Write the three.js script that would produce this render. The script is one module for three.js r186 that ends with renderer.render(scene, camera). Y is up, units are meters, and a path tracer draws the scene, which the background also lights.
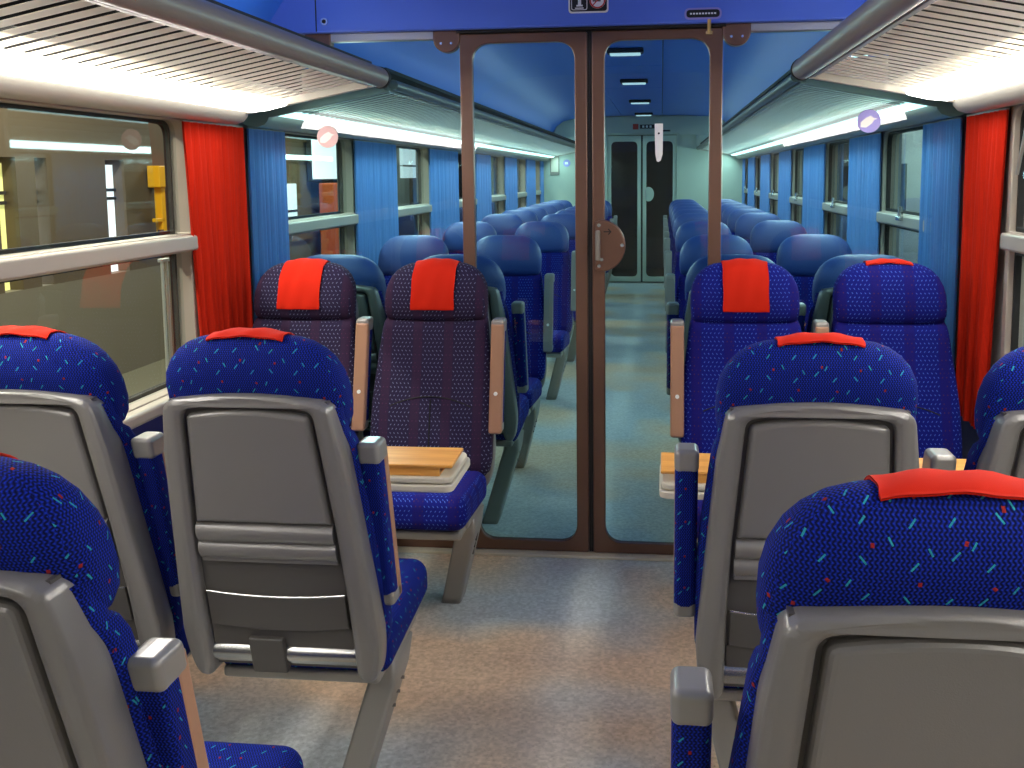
import * as THREE from 'three';
import { RoundedBoxGeometry } from 'three/addons/geometries/RoundedBoxGeometry.js';
import { mergeGeometries, mergeVertices, toCreasedNormals } from 'three/addons/utils/BufferGeometryUtils.js';
import { RectAreaLightUniformsLib } from 'three/addons/lights/RectAreaLightUniformsLib.js';

// ---------------------------------------------------------------- camera, sky, lights, exposure
const scene = new THREE.Scene();
const camera = new THREE.PerspectiveCamera(2 * Math.atan(0.384) * 180 / Math.PI, 1024 / 768, 0.02, 120);
const CAM = new THREE.Vector3(0.2743, 1.5176, 0);
const RIGHT = new THREE.Vector3(0.99365, -0.008865, -0.112156), UP = new THREE.Vector3(-0.003982, 0.993495, -0.113806), FWD = new THREE.Vector3(-0.112436, -0.11353, -0.987152);
camera.position.copy(CAM);
camera.quaternion.setFromRotationMatrix(new THREE.Matrix4().makeBasis(RIGHT, UP, FWD.clone().negate()));
camera.setViewOffset(1024, 768, -36, 94, 1024, 768);
const PX = 548, PY = 290, F = 1000;
function pixelRay(u, v) { return new THREE.Vector3().addScaledVector(RIGHT, (u - PX) / F).addScaledVector(UP, -(v - PY) / F).add(FWD); }
function atX(u, v, x) { const d = pixelRay(u, v); return CAM.clone().addScaledVector(d, (x - CAM.x) / d.x); }   // where the pixel meets the upright plane at x

scene.background = new THREE.Color(0x04060a);
const renderer = new THREE.WebGLRenderer();
renderer.toneMapping = THREE.LinearToneMapping;
renderer.toneMappingExposure = 1.5;
renderer.shadowMap.enabled = true;
RectAreaLightUniformsLib.init();

const NEAR_LAMP = [1.0, 0.97, 0.91], FAR_LAMP = [0.76, 1.0, 0.96];
const NEAR_POWER = 20, FAR_POWER = 18;
function areaLight(color, intensity, w, h, pos, target) {
  const l = new THREE.RectAreaLight(new THREE.Color().setRGB(...color), intensity, w, h);
  l.position.set(...pos); l.lookAt(...target); scene.add(l); return l;
}
// the strip lights under the luggage racks: two in this compartment, two in the one behind the glass
for (const s of [-1, 1]) {
  areaLight(NEAR_LAMP, NEAR_POWER, 4.0, 0.085, [s * 1.215, 1.765, -1.65], [0, 1.25, -1.65]);
  areaLight(FAR_LAMP, FAR_POWER, 10.0, 0.085, [s * 1.215, 1.765, -9.0], [s * 0.5, 0.75, -9.0]);
  // added strips, unseen on top of the racks, to brighten ceiling and lintel
  areaLight(NEAR_LAMP, NEAR_POWER * 0.2, 4.0, 0.05, [s * 1.02, 1.972, -1.65], [-s * 0.1, 2.4, -1.65]);
  areaLight(FAR_LAMP, FAR_POWER * 0.13, 10.0, 0.05, [s * 1.02, 1.972, -9.0], [-s * 0.1, 2.4, -9.0]);
  // added tubes, hidden above the slats, to brighten them from behind
  areaLight(NEAR_LAMP, NEAR_POWER * 1.3, 0.05, 4.0, [s * 1.1, 1.918, -1.65], [s * 1.1, 1.5, -1.651]);
  areaLight(FAR_LAMP, FAR_POWER * 0.08, 0.05, 10.0, [s * 1.1, 1.918, -9.0], [s * 1.1, 1.5, -9.001]);
}

// ---------------------------------------------------------------- helpers
let seed = 7;
function rnd() { seed = (seed * 1664525 + 1013904223) >>> 0; return seed / 4294967296; }
const taken = new Map();
function numbered(name) { const n = taken.get(name) ?? 0; taken.set(name, n + 1); return n ? name + '_' + String(n).padStart(3, '0') : name; }
function shade(o) { o.traverse(m => { if (m.isMesh) { m.castShadow = true; m.receiveShadow = true; } }); return o; }
function tag(o, label, category, group) { o.userData.label = label; o.userData.category = category; if (group) o.userData.group = group; return o; }
function part(name, geo, mat, parent) { const m = new THREE.Mesh(geo, mat); m.name = name; parent.add(m); return m; }
function thing(name, label, category, pos = [0, 0, 0], turn = 0, group) {
  const g = new THREE.Group(); g.name = numbered(name); g.position.set(...pos); g.rotation.y = turn; scene.add(g); return tag(g, label, category, group);
}
function struct(name, label, category) { const g = new THREE.Group(); g.name = name; scene.add(g); g.userData.kind = 'structure'; return tag(g, label, category); }
function box(w, h, d, x = 0, y = 0, z = 0, r = 0) {
  const g = r ? new RoundedBoxGeometry(w, h, d, 2, r) : new THREE.BoxGeometry(w, h, d);
  return g.translate(x, y, z);
}
function bx(x0, x1, y0, y1, z0, z1, r = 0) { return box(Math.abs(x1 - x0), Math.abs(y1 - y0), Math.abs(z1 - z0), (x0 + x1) / 2, (y0 + y1) / 2, (z0 + z1) / 2, r); }
function clean(g) { const n = g.index ? g.toNonIndexed() : g; for (const k of Object.keys(n.attributes)) if (!['position', 'normal', 'uv'].includes(k)) n.deleteAttribute(k); return n; }
function join(list) { return mergeGeometries(list.map(clean)); }
// texture coordinates in metres from the direction each face points
function boxUV(g0) {
  const g = g0.index ? g0.toNonIndexed() : g0, p = g.attributes.position, uv = new Float32Array(p.count * 2);
  const a = new THREE.Vector3(), b = new THREE.Vector3(), c = new THREE.Vector3();
  for (let i = 0; i < p.count; i += 3) {
    a.fromBufferAttribute(p, i); b.fromBufferAttribute(p, i + 1); c.fromBufferAttribute(p, i + 2);
    const n = b.clone().sub(a).cross(c.clone().sub(a)), ax = Math.abs(n.x), ay = Math.abs(n.y) * 0.8, az = Math.abs(n.z);
    [a, b, c].forEach((q, k) => {
      const t = az >= ax && az >= ay ? [q.x, q.y] : ax >= ay ? [q.z, q.y] : [q.x, q.z];
      uv[(i + k) * 2] = t[0]; uv[(i + k) * 2 + 1] = t[1];
    });
  }
  g.setAttribute('uv', new THREE.BufferAttribute(uv, 2)); return g;
}
function smooth(g, angle = 0.7) { const n = g.clone(); n.deleteAttribute('uv'); n.deleteAttribute('normal'); const m = mergeVertices(n, 1e-5); m.computeVertexNormals(); return boxUV(toCreasedNormals(m, angle)); }
// closed skin through rings; a row is [y, half width, front z, back z, squareness, centre x]
function loft(rows, N = 32) {
  const pos = [], idx = [];
  for (const [y, hw, zf, zb, n = 3, cx = 0] of rows) {
    const zc = (zf + zb) / 2, hz = (zf - zb) / 2;
    for (let i = 0; i < N; i++) {
      const t = (i + 0.5) / N * Math.PI * 2, co = Math.cos(t), si = Math.sin(t);
      pos.push(cx + hw * Math.sign(co) * Math.abs(co) ** (2 / n), y, zc + hz * Math.sign(si) * Math.abs(si) ** (2 / n));
    }
  }
  const R = rows.length;
  for (let r = 0; r < R - 1; r++) for (let i = 0; i < N; i++) {
    const a = r * N + i, b = r * N + (i + 1) % N, c = a + N, d = b + N; idx.push(a, c, b, b, c, d);
  }
  for (const [r, f] of [[0, 1], [R - 1, -1]]) {
    const k = pos.length / 3, [y, , zf, zb, , cx = 0] = rows[r]; pos.push(cx, y, (zf + zb) / 2);
    for (let i = 0; i < N; i++) { const a = r * N + i, b = r * N + (i + 1) % N; f > 0 ? idx.push(k, a, b) : idx.push(k, b, a); }
  }
  const g = new THREE.BufferGeometry(); g.setAttribute('position', new THREE.Float32BufferAttribute(pos, 3)); g.setIndex(idx); g.computeVertexNormals(); return g;
}
function shapeOf(pts) { const s = new THREE.Shape(); pts.forEach(([x, y], i) => i ? s.lineTo(x, y) : s.moveTo(x, y)); s.closePath(); return s; }
function rounded(x0, y0, x1, y1, r, Cls = THREE.Shape) {
  const R = Array.isArray(r) ? r : [r, r, r, r], s = new Cls();   // bottom left, bottom right, top right, top left
  s.moveTo(x0 + R[0], y0); s.lineTo(x1 - R[1], y0); s.quadraticCurveTo(x1, y0, x1, y0 + R[1]); s.lineTo(x1, y1 - R[2]); s.quadraticCurveTo(x1, y1, x1 - R[2], y1);
  s.lineTo(x0 + R[3], y1); s.quadraticCurveTo(x0, y1, x0, y1 - R[3]); s.lineTo(x0, y0 + R[0]); s.quadraticCurveTo(x0, y0, x0 + R[0], y0); return s;
}
function ext(shape, depth, bevel = 0, seg = 2, curveSegments = 8) {
  return new THREE.ExtrudeGeometry(shape, { depth: depth - 2 * bevel, bevelEnabled: bevel > 0, bevelThickness: bevel, bevelSize: bevel, bevelOffset: -bevel, bevelSegments: seg, curveSegments }).translate(0, 0, bevel);
}
// a profile drawn in (x, y) and run along depth from d0 to d1
function run(pts, d0, d1) { return ext(shapeOf(pts), d1 - d0).translate(0, 0, -d1); }
function cyl(r, len, axis = 'y', seg = 16) { const g = new THREE.CylinderGeometry(r, r, len, seg); if (axis === 'x') g.rotateZ(Math.PI / 2); if (axis === 'z') g.rotateX(Math.PI / 2); return g; }

// ---------------------------------------------------------------- textures
function hash(x, y, s) { let h = (x * 374761393 + y * 668265263 + s * 974634777) | 0; h = Math.imul(h ^ (h >>> 13), 1274126177); return ((h ^ (h >>> 16)) >>> 0) / 4294967296; }
function noise(x, y, period, s) {                       // repeats every `period` cells
  const X = Math.floor(x), Y = Math.floor(y), f = x - X, g = y - Y, w = k => ((k % period) + period) % period;
  const sm = t => t * t * (3 - 2 * t), a = sm(f), b = sm(g), h = (i, j) => hash(w(X + i), w(Y + j), s);
  return (h(0, 0) * (1 - a) + h(1, 0) * a) * (1 - b) + (h(0, 1) * (1 - a) + h(1, 1) * a) * b;
}
function texture(w, h, fn, metres, srgb = true, metresY = metres) {
  const d = new Uint8Array(w * h * 4);
  for (let j = 0; j < h; j++) for (let i = 0; i < w; i++) {
    const c = fn(i / w, j / h, i, j), k = (j * w + i) * 4;
    d[k] = Math.max(0, Math.min(255, c[0])); d[k + 1] = Math.max(0, Math.min(255, c[1])); d[k + 2] = Math.max(0, Math.min(255, c[2])); d[k + 3] = 255;
  }
  const t = new THREE.DataTexture(d, w, h); t.wrapS = t.wrapT = THREE.RepeatWrapping; t.magFilter = THREE.LinearFilter; t.minFilter = THREE.LinearMipmapLinearFilter; t.generateMipmaps = true;
  if (srgb) t.colorSpace = THREE.SRGBColorSpace; t.repeat.set(1 / metres, 1 / metresY); t.needsUpdate = true; return t;
}
// moquette with zigzag weave and scattered short dashes (headrests, armrest pads, seat cushions)
const dashes = []; { const cells = 4; for (let i = 0; i < cells; i++) for (let j = 0; j < cells; j++) {
  dashes.push([(i + 0.2 + 0.3 * rnd()) / cells, (j + 0.2 + 0.4 * rnd()) / cells, rnd() < 0.5 ? 0.9 : -0.9, 0, 0.028 + 0.01 * rnd()]);
  if (rnd() < 0.35) dashes.push([(i + 0.7 + 0.2 * rnd()) / cells, (j + 0.5 + 0.4 * rnd()) / cells, rnd() < 0.5 ? 1.1 : -1.1, 0, 0.03]);
  if ((i + j) % 2 === 0 || rnd() < 0.1) dashes.push([(i + 0.5 * rnd()) / cells, (j + 0.6 + 0.3 * rnd()) / cells, 1.3 * (rnd() - 0.5) + 1.2, 1, 0.016]);
} }
function dashAt(u, v) {
  for (const [x, y, a, kind, len] of dashes) {
    let du = u - x, dv = v - y; du -= Math.round(du); dv -= Math.round(dv);
    const p = du * Math.cos(a) + dv * Math.sin(a), q = -du * Math.sin(a) + dv * Math.cos(a);
    if (Math.abs(p) < len && Math.abs(q) < (kind ? 0.012 : 0.0065)) return kind + 1;
  }
  return 0;
}
const zig = (u, v) => { const t = (u * 32 + 0.3 * Math.abs(((v * 20) % 1) * 4 - 2)) % 1, k = 0.75 + 0.25 * Math.cos(v * 40 * Math.PI * 2); return Math.abs(t * 2 - 1) * k; };
const fabricZig = texture(512, 512, (u, v, i, j) => {
  const k = dashAt(u, v), w = zig(u, v), n = hash(i, j, 3) * 0.3 + 0.85;
  if (k === 1) return [42 * n, 150 * n, 160 * n];
  if (k === 2) return [150 * n, 36 * n, 34 * n];
  return [(3 + 15 * w) * n, (7 + 48 * w) * n, (42 + 162 * w) * n];
}, 0.16);
const fabricZigBump = texture(256, 256, (u, v) => { const w = zig(u, v) * 200 + (dashAt(u, v) ? 40 : 0); return [w, w, w]; }, 0.16, false);
// moquette with small light dots between plain stripes (fronts of the backrests)
function dotted(base, stripe, dot) {
  return texture(256, 256, (u, v, i, j) => {
    const n = 0.86 + 0.28 * hash(i, j, 5), st = Math.min(1, Math.max(0, (0.17 - Math.abs(u - 0.5)) / 0.05));
    let c = base.map((b, k) => b + (stripe[k] - b) * st);
    const cx = u * 8, cy = v * 8, row = Math.floor(cy), ox = (row % 2) * 0.5, fx = ((cx + ox) % 1) - 0.5, fy = (cy % 1) - 0.5, lean = row % 4 < 2 ? 0.7 : -0.7;
    if (st < 0.3 && Math.abs(fx + fy * lean) < 0.1 && Math.abs(fy) < 0.16) c = dot;
    else if (st >= 0.3 && hash(Math.floor(cx), row, 9) > 0.75 && Math.abs(fx) < 0.12 && Math.abs(fy) < 0.15) c = [84, 48, 78];
    return c.map(q => q * n);
  }, 0.115);
}
const dotsBlue = dotted([16, 24, 116], [26, 22, 108], [84, 116, 206]);
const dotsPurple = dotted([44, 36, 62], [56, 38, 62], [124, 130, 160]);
const floorTex = (base, warm, cool, s) => texture(1024, 1024, (u, v, i, j) => {
  const a = noise(u * 5, v * 5, 5, s), b = noise(u * 13, v * 13, 13, s + 1), g = noise(u * 260, v * 260, 260, s + 2), sp = hash(i, j, s + 4);
  const scratch = noise(u * 18, v * 240, 240, s + 6) > 0.9 ? 9 : 0;
  let m = a * 0.65 + b * 0.35; m = Math.min(1, Math.max(0, (m - 0.32) / 0.34));
  const speck = sp > 0.965 ? -38 : sp < 0.04 ? 22 : 0, fine = (g - 0.5) * 34;
  return base.map((q, k) => q + (warm[k] - cool[k]) * (m - 0.5) + fine + speck + scratch + (sp - 0.5) * 10);
}, 2.4);
const floorCover = floorTex([204, 191, 175], [218, 184, 152], [188, 190, 190], 11);
const floorBump = texture(512, 512, (u, v, i, j) => { const q = 120 + 90 * noise(u * 128, v * 128, 128, 4) + 40 * hash(i, j, 2); return [q, q, q]; }, 0.6, false);
const woodTex = texture(256, 256, (u, v, i, j) => { const r = noise(u * 3, v * 40, 40, 21), q = noise(u * 9, v * 90, 90, 22), n = r * 0.7 + q * 0.3; return [240 - 34 * n, 178 - 42 * n, 92 - 36 * n]; }, 0.5);
const leatherBump = texture(256, 256, (u, v) => { const q = 255 * noise(u * 60, v * 60, 60, 41); return [q, q, q]; }, 0.12, false);
const plasticBump = texture(256, 256, (u, v, i, j) => { const q = 255 * (0.6 * noise(u * 90, v * 90, 90, 51) + 0.4 * hash(i, j, 8)); return [q, q, q]; }, 0.1, false);
const clothBump = texture(128, 128, (u, v, i, j) => { const q = 128 + 60 * Math.sin(i * Math.PI / 2) * Math.cos(j * Math.PI / 2) + 40 * hash(i, j, 61); return [q, q, q]; }, 0.06, false);
const curtainTex = (c, s) => texture(256, 256, (u, v, i, j) => { const n = 0.9 + 0.1 * hash(i, 3, s) + 0.1 * hash(i, j, s); return c.map(q => q * n); }, 0.2);

// ---------------------------------------------------------------- materials
const S = (o) => new THREE.MeshStandardMaterial(o), P = (o) => new THREE.MeshPhysicalMaterial(o);
const M = {
  zig: P({ map: fabricZig, bumpMap: fabricZigBump, bumpScale: 0.0012, roughness: 0.85, specularIntensity: 0.35 }),
  dots: P({ map: dotsBlue, bumpMap: fabricZigBump, bumpScale: 0.0006, roughness: 0.9, specularIntensity: 0.35 }),
  purpleDots: P({ map: dotsPurple, bumpMap: fabricZigBump, bumpScale: 0.0006, roughness: 0.9, specularIntensity: 0.35 }),  // muted purple variant of the dotted fabric, for one facing pair
  leather: P({ color: 0x2a4688, bumpMap: leatherBump, bumpScale: 0.0005, roughness: 0.5, clearcoat: 0.15, clearcoatRoughness: 0.5 }),
  shell: P({ color: 0x77736f, bumpMap: plasticBump, bumpScale: 0.00015, roughness: 0.34, metalness: 0.1, clearcoat: 0.4, clearcoatRoughness: 0.2 }),
  shellDark: S({ color: 0x4e4a46, bumpMap: plasticBump, bumpScale: 0.0002, roughness: 0.5 }),
  armCap: P({ color: 0x8d8983, roughness: 0.35, metalness: 0.15, clearcoat: 0.2 }),
  armTan: P({ color: 0xb08468, roughness: 0.4, metalness: 0.1 }),
  tube: S({ color: 0x9c9c9a, roughness: 0.25, metalness: 0.85 }),
  chrome: S({ color: 0xd8d8d8, roughness: 0.2, metalness: 1 }),
  steel: S({ color: 0xb4b2ae, roughness: 0.35, metalness: 0.8 }),
  red: P({ color: 0xcc2208, bumpMap: clothBump, bumpScale: 0.0006, roughness: 0.85, specularIntensity: 0.4 }),
  pedestal: P({ color: 0x96918a, roughness: 0.42, metalness: 0.25 }),
  redCurtain: P({ map: curtainTex([198, 36, 8], 71), roughness: 0.85, transmission: 0.12, thickness: 0, specularIntensity: 0.3, side: THREE.DoubleSide }),
  blueCurtain: P({ map: curtainTex([104, 150, 214], 72), roughness: 0.85, transmission: 0.12, thickness: 0, specularIntensity: 0.3, side: THREE.DoubleSide }),
  floorCover: P({ map: floorCover, bumpMap: floorBump, bumpScale: 0.0006, roughness: 0.42, clearcoat: 0.12, clearcoatRoughness: 0.35 }),
  wallBlue: S({ color: 0x23265e, roughness: 0.6 }),
  wallGrey: S({ color: 0x9a9c96, roughness: 0.55 }),
  endWall: S({ color: 0xb4beb0, roughness: 0.5 }),
  ceiling: P({ color: 0x2c70e0, roughness: 0.45, clearcoat: 0.12, clearcoatRoughness: 0.4 }),
  lintel: P({ color: 0x5478e0, roughness: 0.4, clearcoat: 0.2, clearcoatRoughness: 0.3 }),
  slat: P({ color: 0xf0eada, roughness: 1, transmission: 0.55, thickness: 0 }),
  rail: S({ color: 0x8c857b, roughness: 0.4, metalness: 0.25 }),
  valance: S({ color: 0xaea89c, roughness: 0.38, metalness: 0.25 }),
  rackTop: S({ color: 0x1c1b1a, roughness: 0.7 }),
  bronze: P({ color: 0x70503f, roughness: 0.36, metalness: 0.35, clearcoat: 0.2, clearcoatRoughness: 0.3 }),
  threshold: S({ color: 0xd6ccb4, roughness: 0.45, metalness: 0.15 }),
  vestibule: S({ color: 0x4c4234, roughness: 0.6 }),
  rubber: S({ color: 0x15120f, roughness: 0.7 }),
  black: S({ color: 0x0b0b0c, roughness: 0.5 }),
  white: S({ color: 0xf0f0ec, roughness: 0.5 }),
  frame: S({ color: 0xb6aa9c, roughness: 0.38, metalness: 0.3 }),
  glass: P({ color: 0xdfeaea, roughness: 0.02, transmission: 1, thickness: 0, ior: 1.5 }),
  doorGlass: P({ color: 0xc2e2e4, roughness: 0.01, transmission: 1, thickness: 0, ior: 1.5 }),
  wood: S({ map: woodTex, roughness: 0.4 }),
  tableEdge: S({ color: 0xd0c8b4, roughness: 0.45 }),
  brass: S({ color: 0xd0a860, roughness: 0.35, metalness: 0.8 }),
  signRed: S({ color: 0xc02418, roughness: 0.5 }),
  violet: S({ color: 0x9a92d8, roughness: 0.5 }),
  pink: S({ color: 0xe0b8b4, roughness: 0.5 }),
  hand: S({ color: 0xf4f0e8, roughness: 0.5 }),
  lampNear: S({ color: 0xffffff, emissive: new THREE.Color().setRGB(...NEAR_LAMP), emissiveIntensity: 5, roughness: 0.6 }),
  lampSmall: S({ color: 0xffffff, emissive: 0xdff4ff, emissiveIntensity: 0.5, roughness: 0.5 }),
  lampFar: S({ color: 0xffffff, emissive: new THREE.Color().setRGB(...FAR_LAMP), emissiveIntensity: 1.8, roughness: 0.6 }),
};

// ---------------------------------------------------------------- the shell of the carriage
const W = 1.43, DOOR = 3.88, END = 14.1, BACK = -0.5;    // half width at the windows; distances from the camera along the aisle
{
  const f1 = struct('floor', 'timeworn beige grey speckled floor of the compartment with red cloths', 'floor');
  part('floor_covering', boxUV(bx(-1.52, 1.52, -0.06, 0, -BACK, -DOOR)), M.floorCover, f1);
  const f2 = struct('floor_001', 'grey green glossy floor behind the glass doors', 'floor');
  part('floor_covering', boxUV(bx(-1.52, 1.52, -0.06, 0, -DOOR, -END - 0.1)), M.floorCover, f2);
  const t1 = struct('trim_1', 'pale metal threshold strip under the brown glass doors', 'threshold');
  part('threshold_strip', bx(-1.43, 1.43, 0, 0.012, -DOOR + 0.055, -DOOR - 0.03, 0.004), M.threshold, t1);
}
// windows: distances along the wall
const WINDOWS = [[-0.35, 0.75], [1.3, 3.47], [4.25, 5.4], [6.1, 7.22], [7.95, 9.0], [9.72, 10.73], [11.45, 12.45], [13.15, 13.95]];
const Y0 = 0.75, Y1 = 1.745;
for (const s of [-1, 1]) {
  const side = s < 0 ? 'left' : 'right';
  const w = struct('wall_' + side, s < 0 ? 'carriage side wall whose window shows a yellow post' : 'carriage side wall whose window shows a white train', 'wall');
  part('lower_panel', bx(s * W, s * 1.51, 0, Y0, -BACK, -END), M.wallBlue, w);
  part('upper_panel', bx(s * W, s * 1.51, Y1, 2.4, -BACK, -END), M.wallGrey, w);
  let prev = BACK; for (const [a, b] of [...WINDOWS, [END, END]]) { if (a > prev + 0.01) part('pillar', bx(s * W, s * 1.51, Y0, Y1, -prev, -a), a < 4.2 && prev > 3 ? M.wallBlue : M.wallGrey, w); prev = b; }
  part('heater_casing', bx(s * 1.36, s * W, 0.02, 0.22, -BACK, -DOOR + 0.06, 0.01), M.shellDark, w);
  part('heater_casing', bx(s * 1.36, s * W, 0.02, 0.22, -DOOR - 0.06, -END, 0.01), M.shellDark, w);
}
{
  const e = struct('wall_end', 'pale green end wall beyond the rows of blue seats', 'wall');
  part('wall_panel', bx(-1.51, -0.5, 0, 2.4, -END, -END - 0.08), M.endWall, e);
  part('wall_panel', bx(0.5, 1.51, 0, 2.4, -END, -END - 0.08), M.endWall, e);
  part('wall_panel', bx(-0.5, 0.5, 2.07, 2.4, -END, -END - 0.08), M.endWall, e);
  part('arch_panel', ext(shapeOf([[-1.22, 2.06], [-1.22, 2.12], [-1.18, 2.22], [-1.08, 2.28], [-0.9, 2.315], [0.9, 2.315], [1.08, 2.28], [1.18, 2.22], [1.22, 2.12], [1.22, 2.06], [0.52, 2.06], [0.5, 2.085], [-0.5, 2.085], [-0.52, 2.06]]), 0.05, 0.006).translate(0, 0, -END), M.endWall, e);
  part('corner_bulge', loft([[1.86, 0.22, 0.02, -0.01, 4, -0.99], [1.95, 0.24, 0.07, -0.01, 4, -0.98], [2.06, 0.24, 0.08, -0.01, 4, -0.98]]).translate(0, 0, -END), M.endWall, e);
  part('corner_bulge', loft([[1.86, 0.22, 0.02, -0.01, 4, 0.99], [1.95, 0.24, 0.07, -0.01, 4, 0.98], [2.06, 0.24, 0.08, -0.01, 4, 0.98]]).translate(0, 0, -END), M.endWall, e);
  const b = struct('wall_back', 'plain grey end wall of the compartment with red cloths', 'wall');
  part('wall_panel', bx(-1.51, 1.51, 0, 2.44, -BACK + 0.08, -BACK - 0.01), M.wallGrey, b);
}
{
  const c = struct('ceiling', 'glossy blue curved carriage ceiling with panel joints', 'ceiling');
  const half = [[0, 2.335], [0.28, 2.335], [0.6, 2.33], [0.9, 2.31], [1.08, 2.27], [1.18, 2.2], [1.25, 2.1], [1.36, 2.0], [1.5, 1.96]];
  for (const s of [-1, 1]) {
    const inner = half.slice(1).map(([x, y]) => [s * (x + 0.003), y]), outer = half.slice(1).reverse().map(([x, y]) => [s * (x + 0.003), y + 0.1]);
    for (const [d0, d1] of [[BACK, DOOR], [DOOR, END]]) part('side_vault', smooth(run([...inner, ...outer], d0, d1), 0.5), M.ceiling, c);
  }
  const joints = [BACK, 0.9, 2.4, DOOR, 5.8, 7.7, 9.65, 11.6, 12.9, END];
  for (let k = 0; k < joints.length - 1; k++) part('ceiling_panel', bx(-0.276, 0.276, 2.335, 2.36, -joints[k] - 0.005, -joints[k + 1] + 0.005, 0.004), M.ceiling, c);
  part('roof_backing', bx(-0.3, 0.3, 2.362, 2.42, -BACK, -END), M.black, c);
}
// windows
let windowNo = 0;
function makeWindow(s, d0, d1, near) {
  windowNo++;
  const g = struct('window_' + windowNo, s < 0 ? (near ? 'large two pane window with tan crossbar facing the yellow post' : 'two pane window behind the glass partition, station side') : (near ? 'two pane window with pale frame and diagonal stay arm' : 'two pane window behind the glass partition, white train side'), 'window');
  const outer = rounded(d0, Y0 - 0.01, d1, Y1 + 0.005, 0.01), e = near ? 0.035 : 0.03;
  outer.holes.push(rounded(d0 + e, 1.322, d1 - e, Y1 - 0.022, [0.006, 0.006, 0.06, 0.06], THREE.Path));
  outer.holes.push(rounded(d0 + e, Y0 + 0.035, d1 - e, 1.258, [0.04, 0.04, 0.006, 0.006], THREE.Path));
  const toWall = q => q.rotateY(Math.PI / 2).translate(s > 0 ? W - 0.02 : -W - 0.04, 0, 0);          // drawn with x as distance
  part('frame', toWall(ext(outer, 0.06, 0.004)), M.frame, g);
  for (const [ya, yb, rr, n] of [[1.322, Y1 - 0.022, [0.006, 0.006, 0.06, 0.06], 'upper_gasket'], [Y0 + 0.035, 1.258, [0.04, 0.04, 0.006, 0.006], 'lower_gasket']]) {
    const o = rounded(d0 + e - 0.002, ya - 0.002, d1 - e + 0.002, yb + 0.002, rr); o.holes.push(rounded(d0 + e + 0.012, ya + 0.012, d1 - e - 0.012, yb - 0.012, rr.map(q => q * 0.9), THREE.Path));
    part(n, toWall(ext(o, 0.02)).translate(s * 0.02, 0, 0), M.rubber, g);
  }
  part('crossbar', bx(s * (W - 0.045), s * (W + 0.02), 1.262, 1.318, -d0 - 0.02, -d1 + 0.02, 0.01), M.frame, g);
  part('sill_bar', bx(s * (W - 0.06), s * (W + 0.02), Y0 - 0.015, Y0 + 0.03, -d0 + 0.02, -d1 - 0.02, 0.014), M.frame, g);
  const pane = (ya, yb) => new THREE.PlaneGeometry(d1 - d0 - 2 * e, yb - ya).rotateY(-s * Math.PI / 2).translate(s * (W + 0.02), (ya + yb) / 2, -(d0 + d1) / 2);
  part('pane', pane(1.322, Y1 - 0.022), M.glass, g); part('pane', pane(Y0 + 0.035, 1.258), M.glass, g);
  return g;
}
for (const s of [-1, 1]) WINDOWS.forEach(([a, b], i) => {
  const g = makeWindow(s, a, b, i < 2);
  if (i === 1 && s > 0) {
    const arm = cyl(0.006, 0.2, 'y', 8).rotateX(0.42).translate(W - 0.025, 1.6, -3.33); part('stay_arm', arm, M.steel, g);
    part('stay_pivot', cyl(0.014, 0.02, 'x').translate(W - 0.02, 1.508, -3.29), M.chrome, g);
  }
  if (i > 1 && s > 0) part('window_latch', join([cyl(0.012, 0.06, 'y', 10).translate(W - 0.05, 1.33, -(a + b) / 2), box(0.03, 0.02, 0.07, W - 0.05, 1.305, -(a + b) / 2, 0.005)]), M.chrome, g);
});

// ---------------------------------------------------------------- glass partition with two door leaves
{
  const p = struct('wall_partition', 'blue bulkhead and clear glass wings around the brown doors', 'partition');
  part('lintel', ext(shapeOf([[-1.24, 2.074], [-1.26, 2.12], [-1.2, 2.21], [-1.08, 2.275], [-0.9, 2.315], [-0.6, 2.335], [0.6, 2.335], [0.9, 2.315], [1.08, 2.275], [1.2, 2.21], [1.26, 2.12], [1.24, 2.074]]), 0.1, 0.008).translate(0, 0, -DOOR - 0.05), M.lintel, p);
  for (const s of [-1, 1]) {
    part('joint_strip', bx(s * 1.052, s * 1.056, 2.078, 2.27, -DOOR + 0.05, -DOOR + 0.0515), M.black, p);
    const sc = part('screw', cyl(0.014, 0.012, 'z', 16).translate(s * 1.02, 2.115, -DOOR + 0.053), M.chrome, p);
    part('screw_socket', cyl(0.008, 0.004, 'z', 6).translate(s * 1.02, 2.115, -DOOR + 0.059), M.black, sc);
    part('head_rail', bx(s * 0.5, s * 1.24, 2.042, 2.074, -DOOR + 0.02, -DOOR - 0.02, 0.004), M.steel, p);
    part('glass_wing', new THREE.PlaneGeometry(0.9, 2.03).translate(s * 0.955, 1.03, -DOOR), M.doorGlass, p);
    part('base_rail', bx(s * 0.505, s * W, 0.012, 0.045, -DOOR + 0.02, -DOOR - 0.02, 0.004), M.bronze, p);
    for (const x of [0.55, 1.06]) {
      const h = new THREE.Shape(); h.moveTo(-0.052, 0.03); h.lineTo(0.052, 0.03); h.lineTo(0.052, 0); h.absarc(0, 0, 0.052, 0, Math.PI, true); h.closePath();
      const b = part('glass_clamp', ext(h, 0.05, 0.005).translate(s * x, 2.044, -DOOR - 0.025), M.bronze, p);
      for (const q of [-0.02, 0.02]) part('screw', cyl(0.005, 0.006, 'z', 10).translate(s * x + q, 2.026, -DOOR + 0.026), M.chrome, b);
    }
  }
  part('door_header', bx(-0.51, 0.51, 2.062, 2.074, -DOOR + 0.03, -DOOR - 0.03, 0.003), M.rubber, p);
}
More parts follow.
